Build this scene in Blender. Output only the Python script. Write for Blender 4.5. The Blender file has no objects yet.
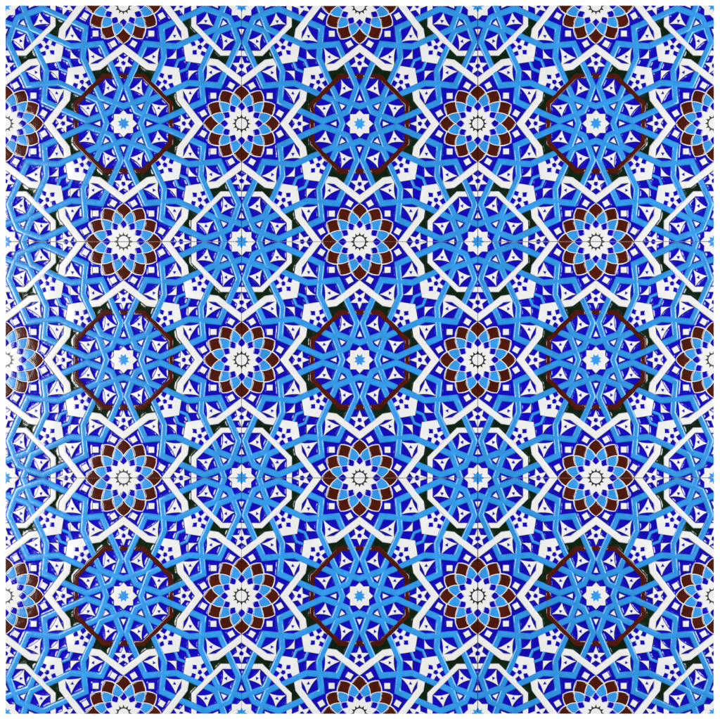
import bpy, bmesh, math, random
from mathutils import Vector, noise
from mathutils.kdtree import KDTree

random.seed(11)
S = bpy.context.scene
COL = S.collection
PITCH = 236.15                 # one tile, in design units
U = 0.2 / PITCH                # metres per design unit: a 20 cm tile
Q = 117.5                      # half a tile in the drawing of the pattern
K = 117.8 / Q
THICK = 0.0055                 # tile body


# ------------------------------------------------------------------ materials
def mat(name, col, rough=0.12, bump=0.25, scale=900.0, vary=0.10, spec=0.5):
    m = bpy.data.materials.new(name)
    m.use_nodes = True
    nt = m.node_tree
    b = nt.nodes['Principled BSDF']
    b.inputs['Roughness'].default_value = rough
    b.inputs['Specular IOR Level'].default_value = spec
    tc = nt.nodes.new('ShaderNodeTexCoord')
    oi = nt.nodes.new('ShaderNodeObjectInfo')
    mp = nt.nodes.new('ShaderNodeVectorMath'); mp.operation = 'ADD'
    mul = nt.nodes.new('ShaderNodeMath'); mul.operation = 'MULTIPLY'
    mul.inputs[1].default_value = 7.3
    nt.links.new(oi.outputs['Random'], mul.inputs[0])
    nt.links.new(tc.outputs['Object'], mp.inputs[0])
    nt.links.new(mul.outputs[0], mp.inputs[1])
    # colour: uneven pooling of the glaze
    n1 = nt.nodes.new('ShaderNodeTexNoise')
    n1.inputs['Scale'].default_value = 160; n1.inputs['Detail'].default_value = 5
    nt.links.new(mp.outputs[0], n1.inputs['Vector'])
    mr = nt.nodes.new('ShaderNodeMapRange')
    mr.inputs['From Min'].default_value = 0.3; mr.inputs['From Max'].default_value = 0.7
    mr.inputs['To Min'].default_value = 1 - vary; mr.inputs['To Max'].default_value = 1 + vary
    pr = nt.nodes.new('ShaderNodeMapRange')                  # each piece a little thicker or thinner in glaze
    pr.inputs['To Min'].default_value = 1 - 0.7 * vary; pr.inputs['To Max'].default_value = 1 + 0.7 * vary
    nt.links.new(oi.outputs['Random'], pr.inputs['Value'])
    pm = nt.nodes.new('ShaderNodeMath'); pm.operation = 'MULTIPLY'
    nt.links.new(mr.outputs[0], pm.inputs[0]); nt.links.new(pr.outputs[0], pm.inputs[1])
    nt.links.new(n1.outputs['Fac'], mr.inputs['Value'])
    vm = nt.nodes.new('ShaderNodeVectorMath'); vm.operation = 'SCALE'
    vm.inputs[0].default_value = col[:3]
    nt.links.new(pm.outputs[0], vm.inputs['Scale'])
    nt.links.new(vm.outputs[0], b.inputs['Base Color'])
    # relief: the surface of poured glaze is never quite even
    if bump:
        n2 = nt.nodes.new('ShaderNodeTexNoise')
        n2.inputs['Scale'].default_value = scale; n2.inputs['Detail'].default_value = 2.0
        nt.links.new(mp.outputs[0], n2.inputs['Vector'])
        bp = nt.nodes.new('ShaderNodeBump')
        bp.inputs['Strength'].default_value = bump
        bp.inputs['Distance'].default_value = 0.0006
        nt.links.new(n2.outputs['Fac'], bp.inputs['Height'])
        nt.links.new(bp.outputs[0], b.inputs['Normal'])
    return m


SKY = mat('sky_blue_glaze', (0.0175, 0.190, 0.485), 0.19, 0.17, 270)
COB = mat('cobalt_glaze', (0.0030, 0.0002, 0.295), 0.12, 0.16, 330, 0.14)
WHI = mat('white_glaze', (0.505, 0.505, 0.502), 0.27, 0.08, 400, 0.02, 0.35)
BRO = mat('brown_glaze', (0.047, 0.0042, 0.0006), 0.13, 0.12, 400, 0.16)
GRE = mat('dark_green_glaze', (0.0008, 0.0085, 0.0018), 0.14, 0.2, 330, 0.2)
INK = mat('dark_ink', (0.0015, 0.009, 0.007), 0.3, 0.2, 600, 0.2)
LINE = mat('dark_dry_line', (0.010, 0.010, 0.035), 0.5, 0.2, 600, 0.2)
CLAY = mat('clay_body', (0.50, 0.49, 0.47), 0.6, 0.3, 900, 0.05, 0.2)
BOARD = mat('white_board', (0.93, 0.93, 0.93), 0.7, 0.0, 200, 0.004, 0.0)


# ------------------------------------------------------------------ shapes
def area(p):
    return 0.5 * sum(p[i][0] * p[(i + 1) % len(p)][1] - p[(i + 1) % len(p)][0] * p[i][1] for i in range(len(p)))


def inset(p, d):
    n = len(p); out = []
    for i in range(n):
        a, b, c = Vector(p[i - 1]), Vector(p[i]), Vector(p[(i + 1) % n])
        e1 = (b - a).normalized(); e2 = (c - b).normalized()
        n1 = Vector((-e1.y, e1.x)); n2 = Vector((-e2.y, e2.x))
        m = n1 + n2
        k = m.length
        if k < 1e-6:
            out.append(tuple(b + n1 * d)); continue
        m /= k
        s = d / max(0.32, m.dot(n1))
        out.append(tuple(b + m * s))
    return out


def ring_profile(bev, z0, z1, n=5):
    r = []
    for i in range(n + 1):
        a = math.pi / 2 * i / n
        r.append((bev * (1 - math.cos(a)), z0 + (z1 - z0) * math.sin(a)))
    r.append((bev * 1.06, z1 + 0.004))
    return r


EDGES = []                     # outlines of everything raised above the cobalt


def note(p, closed=True):
    n = len(p)
    for i in range(n if closed else n - 1):
        a = Vector(p[i][:2]); b = Vector(p[(i + 1) % n][:2])
        k = max(1, int((b - a).length / 0.45))
        for t in range(k):
            q = a.lerp(b, t / k)
            if abs(q.x) < Q + 3 and abs(q.y) < Q + 3:
                EDGES.append((q.x, q.y))


def pillow(bm, poly, z0, z1, bev, mi=0, jit=0.10, line=True):
    """a pool of glaze: rounded rim, nearly level top"""
    q = []
    for i in range(len(poly)):
        (ax, ay), (bx, by) = poly[i], poly[(i + 1) % len(poly)]
        k = max(1, int(math.hypot(bx - ax, by - ay) / 4.5)) if jit else 1
        q += [(ax + (bx - ax) * t / k, ay + (by - ay) * t / k) for t in range(k)]
    p = [(x + random.uniform(-jit, jit), y + random.uniform(-jit, jit)) for x, y in q]
    if area(p) < 0:
        p.reverse()
    if z0 == 0.0:
        p = inset(p, -0.2)          # the cobalt that creeps up the rim takes this back
        note(p)
    prev = None
    prof = ring_profile(bev, z0, z1)
    line = line and z0 == 0.0
    if line:                         # the dark dry line that parts white glaze from its neighbours
        prof = [(0.0, 0.0), (0.0, 0.56), (0.40, 0.585)] + ring_profile(bev, 0.585, z1)
        prof = prof[:3] + [(d + 0.40, z) for d, z in prof[4:]]
    for step, (d, z) in enumerate(prof):
        ring = [bm.verts.new((x, y, z)) for x, y in inset(p, d)]
        if prev:
            for i in range(len(ring)):
                j = (i + 1) % len(ring)
                f = bm.faces.new((prev[i], prev[j], ring[j], ring[i]))
                f.material_index = 2 if line and step < 3 else mi; f.smooth = True
        prev = ring
    f = bm.faces.new(prev); f.material_index = mi; f.smooth = True
    f.normal_update()
    if len(prev) > 4:
        r = bmesh.ops.triangulate(bm, faces=[f], ngon_method='EAR_CLIP')
        for g in r['faces']:
            g.smooth = True; g.material_index = mi


def band(bm, pts, half, h, power, ghost_a=None, ghost_b=None, ns=8, z0=0.0):
    """a domed ribbon of glaze along a line with mitred bends"""
    P = []
    for i in range(len(pts) - 1):
        a, b = Vector(pts[i]), Vector(pts[i + 1])
        k = max(1, int((b - a).length / 4.5))
        for t in range(k):
            w = 0.13 if t else 0.0
            P.append(a.lerp(b, t / k) + Vector((random.uniform(-w, w), random.uniform(-w, w))))
    P.append(Vector(pts[-1]))
    A = [Vector(ghost_a)] + P if ghost_a else [P[0] * 2 - P[1]] + P
    A = A + [Vector(ghost_b)] if ghost_b else A + [P[-1] * 2 - P[-2]]
    rows = []
    ts = [math.sin(math.pi / 2 * (i - ns) / ns) for i in range(2 * ns + 1)]
    prev = None
    for i in range(1, len(A) - 1):
        e1 = (A[i] - A[i - 1]).normalized(); e2 = (A[i + 1] - A[i]).normalized()
        n1 = Vector((-e1.y, e1.x)); n2 = Vector((-e2.y, e2.x))
        m = (n1 + n2).normalized(); s = 1 / max(0.35, m.dot(n1))
        row = []
        for t in ts:
            q = A[i] + m * (s * half * t)
            row.append(bm.verts.new((q.x, q.y, z0 + h * (1 - abs(t) ** power))))
        if prev:
            for a in range(len(ts) - 1):
                f = bm.faces.new((prev[a], row[a], row[a + 1], prev[a + 1])); f.smooth = True
        rows.append(row)
        prev = row
    note([r[0].co for r in rows], False); note([r[-1].co for r in rows], False)


def finish(name, bm, mats, parent, weld=False):
    """clip to the tile, add the cut walls, scale to metres, link as one object"""
    if weld:
        bmesh.ops.remove_doubles(bm, verts=bm.verts, dist=0.02)
    for ax, sg in ((0, 1), (0, -1), (1, 1), (1, -1)):
        co = [0, 0, 0]; no = [0, 0, 0]; co[ax] = sg * Q; no[ax] = sg
        if not any(v.co[ax] * sg > Q - 1e-4 for v in bm.verts):
            continue
        r = bmesh.ops.bisect_plane(bm, geom=bm.verts[:] + bm.edges[:] + bm.faces[:], dist=1e-5,
                                   plane_co=co, plane_no=no, clear_outer=True)
        ed = [e for e in r['geom_cut'] if isinstance(e, bmesh.types.BMEdge) and e.is_valid and e.is_boundary]
        if ed:
            ex = bmesh.ops.extrude_edge_only(bm, edges=ed)
            new = [v for v in ex['geom'] if isinstance(v, bmesh.types.BMVert)]
            for v in new:
                v.co.z = min(v.co.z, 0.0) - 0.15
            for f in ex['geom']:
                if isinstance(f, bmesh.types.BMFace):
                    f.smooth = False
            bmesh.ops.split_edges(bm, edges=[e for e in ed if e.is_valid])
    if not bm.faces:
        bm.free(); return None
    for f in bm.faces:
        f.normal_update()
        if f.normal.z < -0.05:
            f.normal_flip()
    for v in bm.verts:
        v.co = Vector((v.co.x * K * U, v.co.y * K * U, THICK + v.co.z * U))
    me = bpy.data.meshes.new(name); bm.to_mesh(me); bm.free()
    if mats[0] is WHI:
        mats = [WHI, COB, LINE]
    for m in mats:
        me.materials.append(m)
    o = bpy.data.objects.new(name, me); COL.objects.link(o)
    if parent:
        o.parent = parent
    return o


# ------------------------------------------------------------------ symmetry
D4 = [lambda p: (p[0], p[1]), lambda p: (p[1], p[0]), lambda p: (-p[1], p[0]), lambda p: (-p[0], p[1]),
      lambda p: (-p[0], -p[1]), lambda p: (-p[1], -p[0]), lambda p: (p[1], -p[0]), lambda p: (p[0], -p[1])]
ANTI = lambda p: (Q - p[1], Q - p[0])          # swaps the tile's centre and its corner


def copies(polys, corner=False):
    """every symmetric image of a list of polygons, without doubles"""
    seen = set(); out = []
    base = [[ANTI(p) for p in q] for q in polys] if corner else polys
    for g in D4:
        im = [[g(p) for p in q] for q in base]
        n = len(im[0])
        key = (round(sum(p[0] for p in im[0]) / n, 1) + 0.0, round(sum(p[1] for p in im[0]) / n, 1) + 0.0)
        key = (round(key[0] * 2), round(key[1] * 2))
        if key in seen:
            continue
        seen.add(key)
        out.append(im)
    return out


def inside(q, p):
    c = False
    for i in range(len(p)):
        (x1, y1), (x2, y2) = p[i - 1], p[i]
        if (y1 > q[1]) != (y2 > q[1]) and q[0] < (x2 - x1) * (q[1] - y1) / (y2 - y1) + x1:
            c = not c
    return c


def pol(r, deg, c=(0, 0)):
    a = math.radians(deg)
    return (c[0] + r * math.cos(a), c[1] + r * math.sin(a))


def arc(a, b, bulge, n=4):
    """points from a to b (b left out), bowed to the right of the way by bulge"""
    ax, ay = a; bx, by = b
    L = math.hypot(bx - ax, by - ay); nx, ny = (by - ay) / L, -(bx - ax) / L
    out = []
    for i in range(n):
        t = i / n; k = 4 * t * (1 - t) * bulge
        out.append((ax + (bx - ax) * t + nx * k, ay + (by - ay) * t + ny * k))
    return out


def curved(poly, bulges, n=4):
    if area(poly) < 0:
        poly = poly[::-1]; bulges = [bulges[(len(poly) - 2 - i) % len(poly)] for i in range(len(poly))]
    out = []
    for i in range(len(poly)):
        out += arc(poly[i], poly[(i + 1) % len(poly)], bulges[i], n)
    return out


# ------------------------------------------------------------------ one tile
def make_tile():
    root = bpy.data.objects.new('ceramic_tile', None); COL.objects.link(root)
    root.empty_display_size = 0.05
    # clay body with a softly broken edge
    bm = bmesh.new()
    h = 117.85 * U / K * K
    bmesh.ops.create_cube(bm, size=1)
    for v in bm.verts:
        v.co = Vector((v.co.x * 2 * h, v.co.y * 2 * h, (v.co.z + 0.5) * THICK))
    bmesh.ops.bevel(bm, geom=bm.edges[:], offset=0.0003, segments=2, affect='EDGES')
    me = bpy.data.meshes.new('body'); bm.to_mesh(me); bm.free(); me.materials.append(CLAY)
    body = bpy.data.objects.new('body', me); COL.objects.link(body); body.parent = root
    # ---- strapwork of light blue ribbons
    R0a, T, Kd, Vb, X, Pb = (17.2, 0), (20.2, 8.4), (25.4, 22.8), (64.9, 40.5), (77.85, 39.63), (95.5, 37.9)
    R0d = (12.16, 12.16); Ka = (36.7, 2.75)
    chain = [R0a, T, Kd, Vb, X, Pb, ANTI(Ka), ANTI((T[0] + .06, T[1] + .05)), ANTI(R0d)]
    ga, gb = (T[0], -T[1]), (ANTI(T)[1], ANTI(T)[0])
    bm = bmesh.new()
    for g in D4:
        for f in (lambda p: p, ANTI):
            band(bm, [g(f(p)) for p in chain], 3.35, 1.48 if f is ANTI else 1.54, 4.8, g(f(ga)), g(f(gb)))
    finish('strapwork', bm, [SKY], root, weld=True)

    # ---- octagons: brown round the centre, white round each corner
    def octagon(o, i):
        k = math.tan(math.pi / 8)
        s = (22 - Ka[1]) / (79.6 - Ka[0]); cw = 3.0 * math.hypot(1, s)
        up = lambda x: Ka[1] + (x - Ka[0]) * s + cw
        lo = lambda x: Ka[1] + (x - Ka[0]) * s - cw
        side = [(i, lo(i)), (o, lo(o)), (o, -lo(o)), (i, -lo(i))]
        diag = [(i, up(i)), (o, up(o)), (o, o * k), (o * k, o), (up(o), o), (up(i), i), (i * k, i), (i, i * k)]
        return side, diag

    side, diag = octagon(49.8, 44.8)
    bm = bmesh.new()
    for im in copies([side]) + copies([diag]):
        for p in im:
            pillow(bm, p, 0.0, 1.75 if len(p) == 8 else 1.2, 1.15, jit=0.05, line=False)
    finish('octagon_frame', bm, [BRO], root)
    side, diag = octagon(50.1, 44.5)
    for sx in (1, -1):
        for sy in (1, -1):
            bm = bmesh.new()
            for im in copies([side], True) + copies([diag], True):
                p = im[0]
                cx = sum(a for a, b in p) / len(p); cy = sum(b for a, b in p) / len(p)
                if cx * sx > -1 and cy * sy > -1 and abs(cx) > 20 and abs(cy) > 20:
                    if cx * sx > 0 and cy * sy > 0:
                        pillow(bm, p, 0.0, 1.75 if len(p) == 8 else 1.2, 0.95, jit=0.05)
            finish('corner_octagon', bm, [WHI], root)

    # ---- white chevrons
    chev = [(79.9, 0), (60.3, 25.6), (59.4, 35.0), (52.1, 31.6), (53.4, 22.8), (70.8, 0)]
    chev = chev + [(x, -y) for x, y in chev[-2:0:-1]]
    # ---- cells of the pattern
    tri1 = curved([(33.9, 6.4), (44.6, 18.6), (27.3, 20.6)], [-1.2, -1.2, -0.9])
    tri2 = curved([(65.4, 19.6), (76.2, 36.2), (57.8, 34.9)], [-1.2, -1.15, -1.0])
    # tri2 points to its corner; its third side lies along the chevron

    def dot(tri, r):
        a, b, c = tri[0], tri[4], tri[8]
        cx = (a[0] + b[0] + c[0]) / 3; cy = (a[1] + b[1] + c[1]) / 3
        out = []
        for v in (a, b, c):
            d = math.hypot(v[0] - cx, v[1] - cy)
            out.append((cx - (v[0] - cx) / d * r, cy - (v[1] - cy) / d * r))
        return out

    c5 = (60.2, 0)
    star5 = []
    for i in range(5):
        star5 += [pol(10.3, 180 + 72 * i, c5), pol(4.4, 216 + 72 * i, c5)]
    hub5 = [pol(2.6, 72 * i, c5) for i in range(5)]
    cp = (41.4, 41.4)
    pent = [(58.2, 38.0), (55.5, 55.5), (38.0, 58.2), (28.6, 38.2), (38.2, 28.6)]
    dots = []
    for i in range(5):
        a = 45 + 72 * i
        r = 7.2
        c = pol(r, a, cp)
        w = 3.0 if i in (0, 1, 4) else 3.5
        dots.append([pol(w * (1.0 if k % 2 else 1.1), a + 90 * k, c) for k in range(4)])
    hubp = [pol(2.7, 45 + 72 * i, cp) for i in range(5)]
    fan = curved([(64.5, 43.0), (74.5, 53.0), (64.6, 52.9)], [-1.5, 0.0, 0.0])
    m0 = (Q / 2, Q / 2)
    br = [(m0[0] + a, m0[1] + b) for a, b in ((-2.9, -7.2), (4.3, -4.3), (7.2, 2.9))]
    green = [(47.6, 9.0), (47.6, 17.6), (39.0, 26.2), (40.0, 29.8), (56.5, 37.0), (56.6, 24.5), (63.5, 15.4), (58, 12.2)]
    tiny = [(23.0, 2.75), (23.0, -2.75), (29.4, 0)]
    tinyd = [(pol(24.0, 45)[0] + a, pol(24.0, 45)[1] + b) for a, b in ()]
    c45 = math.cos(math.pi / 4)
    tinyd = [((x - .4) * c45 - y * c45, (x - .4) * c45 + y * c45) for x, y in tiny]

    greens = []
    for corner in (False, True):
        for im in copies([green], corner):
            greens.append(im[0])
        for im in copies([chev], corner):
            bm = bmesh.new(); pillow(bm, im[0], 0.0, 1.75, 1.1, jit=0.06); finish('white_chevron', bm, [WHI], root)
        for tri in (tri1, tri2):
            for im in copies([tri, dot(tri, 2.2)], corner):
                bm = bmesh.new()
                pillow(bm, im[0], 0.0, 0.75, 0.35, 0); pillow(bm, im[1], 0.757, 0.95, 0.35, 1, 0.15)
                finish('three_pointed_star', bm, [WHI, COB], root)
        for im in copies([star5, hub5], corner):
            bm = bmesh.new()
            pillow(bm, im[0], 0.0, 0.75, 0.35, 0); pillow(bm, im[1], 0.757, 1.1, 0.7, 1, 0.2)
            finish('five_pointed_star', bm, [WHI, COB], root)
        for im in copies([pent, hubp] + dots, corner):
            bm = bmesh.new()
            pillow(bm, im[0], 0.0, 0.75, 0.4, 0)
            for d in im[1:]:
                pillow(bm, d, 0.757, 1.1, 0.7, 1, 0.25)
            finish('pentagon_panel', bm, [WHI, COB], root)
        for t3 in (tiny, tinyd):
            for im in copies([t3], corner):
                bm = bmesh.new(); pillow(bm, im[0], 0.0, 0.75, 0.3); finish('small_triangle', bm, [WHI], root)
    # the angle brackets lie on the other diagonal of each quarter
    for im in copies([br]):
        bm = bmesh.new(); band(bm, im[0], 1.6, 1.15, 3.5); finish('angle_bracket', bm, [SKY], root)
    for im in copies([fan]):
        bm = bmesh.new(); pillow(bm, im[0], 0.0, 0.75, 0.2); finish('curved_triangle', bm, [WHI], root)

    # ---- eight-pointed stars: one whole in the centre, a quarter in each corner
    for cx, cy, rot in ((0, 0, 0), (Q, Q, 22.5), (Q, -Q, 22.5), (-Q, Q, 22.5), (-Q, -Q, 22.5)):
        big = []; small = []
        for i in range(8):
            big += [pol(13.7, 45 * i, (cx, cy)), pol(10.35, 45 * i + 22.5, (cx, cy))]
            small += [pol(6.2, 45 * i + 22.5 + rot, (cx, cy)), pol(3.7, 45 * i + 45 + rot, (cx, cy))]
        bm = bmesh.new(); pillow(bm, big, 0.0, 0.75, 0.55)
        st = finish('eight_pointed_star', bm, [WHI], root)
        bm = bmesh.new(); pillow(bm, small, 0.757, 1.05, 0.5)
        finish('star_centre', bm, [SKY], st)

    # ---- twelve-petalled flowers: half of one on each side
    for fx, fy in ((Q, 0), (0, Q), (-Q, 0), (0, -Q)):
        c = (fx, fy)
        base = []
        for i in range(12):
            t = 30 * i
            base += arc(pol(38.35, t, c), pol(32.0, t + 15, c), 0.9, 3) + arc(pol(32.0, t + 15, c), pol(38.35, t + 30, c), 0.9, 3)
        bm = bmesh.new(); pillow(bm, base, 0.0, 0.55, 0.35, jit=0.04, line=False)
        fl = finish('flower', bm, [WHI], root)
        for i in range(12):
            t = 30 * i
            kite = curved([pol(22.0, t, c), pol(30.9, t - 15, c), pol(38.0, t, c), pol(30.9, t + 15, c)], [-0.8, 0.9, 0.9, -0.8])
            bm = bmesh.new(); pillow(bm, inset(kite, 0.30), 0.557, 1.15, 1.3, jit=0.06); finish('brown_petal', bm, [BRO], fl)
            u = t + 15
            kite = curved([pol(17.0, u, c), pol(21.6, u - 15, c), pol(30.6, u, c), pol(21.6, u + 15, c)], [-0.1, 0.9, 0.9, -0.1])
            bm = bmesh.new(); pillow(bm, inset(kite, 0.30), 0.557, 1.1, 1.2, jit=0.06); finish('blue_petal', bm, [SKY], fl)
            kite = curved([pol(12.8, t, c), pol(17.0, t - 13, c), pol(21.4, t, c), pol(17.0, t + 13, c)], [0.25, 0.4, 0.4, 0.25])
            bm = bmesh.new(); pillow(bm, inset(kite, 0.15), 0.557, 1.1, 1.0, jit=0.12); finish('cobalt_petal', bm, [COB], fl)
            d = pol(39.3, u, c)
            sq = [pol(4.35, u + 90 * k, d) for k in range(4)]
            bm = bmesh.new(); pillow(bm, sq, 0.0, 0.75, 0.4, jit=0.12); finish('white_square', bm, [WHI], root)
        # the ring of twelve teeth
        bm = bmesh.new()
        a = []; b = []
        for i in range(24 * 2):
            t = 7.5 * i
            ro = (9.1, 6.9, 6.35, 6.9)[i % 4]
            a.append(bm.verts.new((*pol(ro, t, c), 0.62))); b.append(bm.verts.new((*pol(5.3, t, c), 0.62)))
        for i in range(48):
            j = (i + 1) % 48
            bm.faces.new((b[i], a[i], a[j], b[j]))
        finish('toothed_ring', bm, [INK], fl)

    # ---- the cobalt and green glaze lie lowest and creep up whatever stands out of them
    kd = KDTree(len(EDGES))
    for i, (x, y) in enumerate(EDGES):
        kd.insert((x, y, 0), i)
    kd.balance()

    def pool(name, m, x0, x1, y0, y1, lift, poly=None, step=0.75):
        bm = bmesh.new()
        nx = max(2, round((x1 - x0) / step)); ny = max(2, round((y1 - y0) / step))
        grid = []
        for a in range(nx + 1):
            col = []
            for b in range(ny + 1):
                x = x0 + (x1 - x0) * a / nx; y = y0 + (y1 - y0) * b / ny
                d = kd.find((x, y, 0))[2]
                z = 0.10 + 0.44 * math.exp(-(d / 1.0) ** 1.3) + 0.05 * noise.noise((x * 0.22, y * 0.22, lift * 50))
                rim = Q - max(abs(x), abs(y))
                z -= 0.08 * math.exp(-max(rim, 0) / 0.8)
                col.append(bm.verts.new((x, y, z + lift)))
            grid.append(col)
        for a in range(nx):
            for b in range(ny):
                f = (grid[a][b], grid[a + 1][b], grid[a + 1][b + 1], grid[a][b + 1])
                if poly and not any(inside((v.co.x, v.co.y), poly) for v in f):
                    continue
                bm.faces.new(f).smooth = True
        for v in [v for v in bm.verts if not v.link_faces]:
            bm.verts.remove(v)
        return finish(name, bm, [m], root)

    pool('cobalt_field', COB, -Q + 0.02, Q - 0.02, -Q + 0.02, Q - 0.02, 0.0)
    for p in greens:
        xs = [min(max(a, -Q + 0.02), Q - 0.02) for a, b in p]; ys = [min(max(b, -Q + 0.02), Q - 0.02) for a, b in p]
        if max(xs) - min(xs) > 2 and max(ys) - min(ys) > 2:
            pool('dark_green_panel', GRE, min(xs), max(xs), min(ys), max(ys), 0.14, p)
    return root


tile = make_tile()


def copy_tree(o, parent=None):
    c = o.copy(); COL.objects.link(c); c.parent = parent
    for ch in list(o.children):
        copy_tree(ch, c)
    return c


LABELS = {
    (0, 0): 'blue star patterned glazed tile at the top end of the glare-streaked column',
    (0, 1): 'glare-streaked tile halfway down the shiniest side of the panel, brightest reflections of all',
    (0, 2): 'blue star patterned glazed tile at the bottom end of the glare-streaked column',
    (1, 0): 'blue and white glazed tile in the middle of the top edge of the panel',
    (1, 1): 'centre tile of the panel, touching other tiles on all four sides',
    (1, 2): 'blue and white glazed tile in the middle of the bottom edge of the panel',
    (2, 0): 'top corner tile of the panel on the side away from the glare',
    (2, 1): 'tile halfway down the outer side of the panel opposite the glare-streaked column',
    (2, 2): 'bottom corner tile of the panel on the side away from the glare',
}
rnd = random.Random(5)
TURN = {(0, 0): 0, (0, 1): 1, (0, 2): 2, (1, 0): 3, (1, 1): 0, (1, 2): 1, (2, 0): 2, (2, 1): 3, (2, 2): 1}
first = True
for i in range(3):
    for j in range(3):
        o = tile if first else copy_tree(tile)
        first = False
        o.location = ((i - 1) * PITCH * U + rnd.uniform(-1, 1) * 0.00012, (1 - j) * PITCH * U + rnd.uniform(-1, 1) * 0.00012, 0.0)
        o.rotation_euler = (rnd.uniform(-1, 1) * 0.003, rnd.uniform(-1, 1) * 0.003, TURN[(i, j)] * math.pi / 2 + rnd.uniform(-1, 1) * 0.0006)
        o['label'] = LABELS[(i, j)]
        o['category'] = 'tile'
        o['group'] = 'patterned tiles laid in a square panel'

# ------------------------------------------------------------------ the white surface they lie on
bm = bmesh.new()
bmesh.ops.create_grid(bm, x_segments=1, y_segments=1, size=1.6)
me = bpy.data.meshes.new('floor'); bm.to_mesh(me); bm.free(); me.materials.append(BOARD)
fl = bpy.data.objects.new('floor', me); COL.objects.link(fl); fl.location = (0, 0, -0.0007)
fl['kind'] = 'structure'

# ------------------------------------------------------------------ light: two soft boxes beside the camera
def lamp(name, loc, sx, sy, power, col):
    d = bpy.data.lights.new(name, 'AREA'); d.shape = 'RECTANGLE'; d.size = sx; d.size_y = sy
    d.energy = power; d.color = col
    o = bpy.data.objects.new(name, d); COL.objects.link(o); o.location = loc
    o.rotation_euler = (0, math.atan2(loc[0], loc[2]), 0)
    return o


lamp('softbox_lamp', (-0.98, -0.02, 1.50), 0.6, 0.80, 35, (1.0, 0.99, 0.97))
lamp('softbox_lamp', (1.25, 0.03, 1.35), 0.75, 0.75, 38, (0.98, 0.99, 1.0))

w = bpy.data.worlds.new('World'); S.world = w; w.use_nodes = True
w.node_tree.nodes['Background'].inputs[0].default_value = (1, 1, 1, 1)
w.node_tree.nodes['Background'].inputs[1].default_value = 0.06

# ------------------------------------------------------------------ camera
cam = bpy.data.cameras.new('camera'); co = bpy.data.objects.new('camera', cam); COL.objects.link(co)
DIST = 1.5
co.location = (0.4 * U, 0.2 * U, DIST + THICK)
cam.sensor_width = 36; cam.lens = 36 * DIST / (720 * U)
cam.clip_end = 50; cam.clip_start = 0.01
S.camera = co
S.view_settings.view_transform = 'Standard'; S.view_settings.look = 'None'
S.view_settings.exposure = 0; S.view_settings.gamma = 1
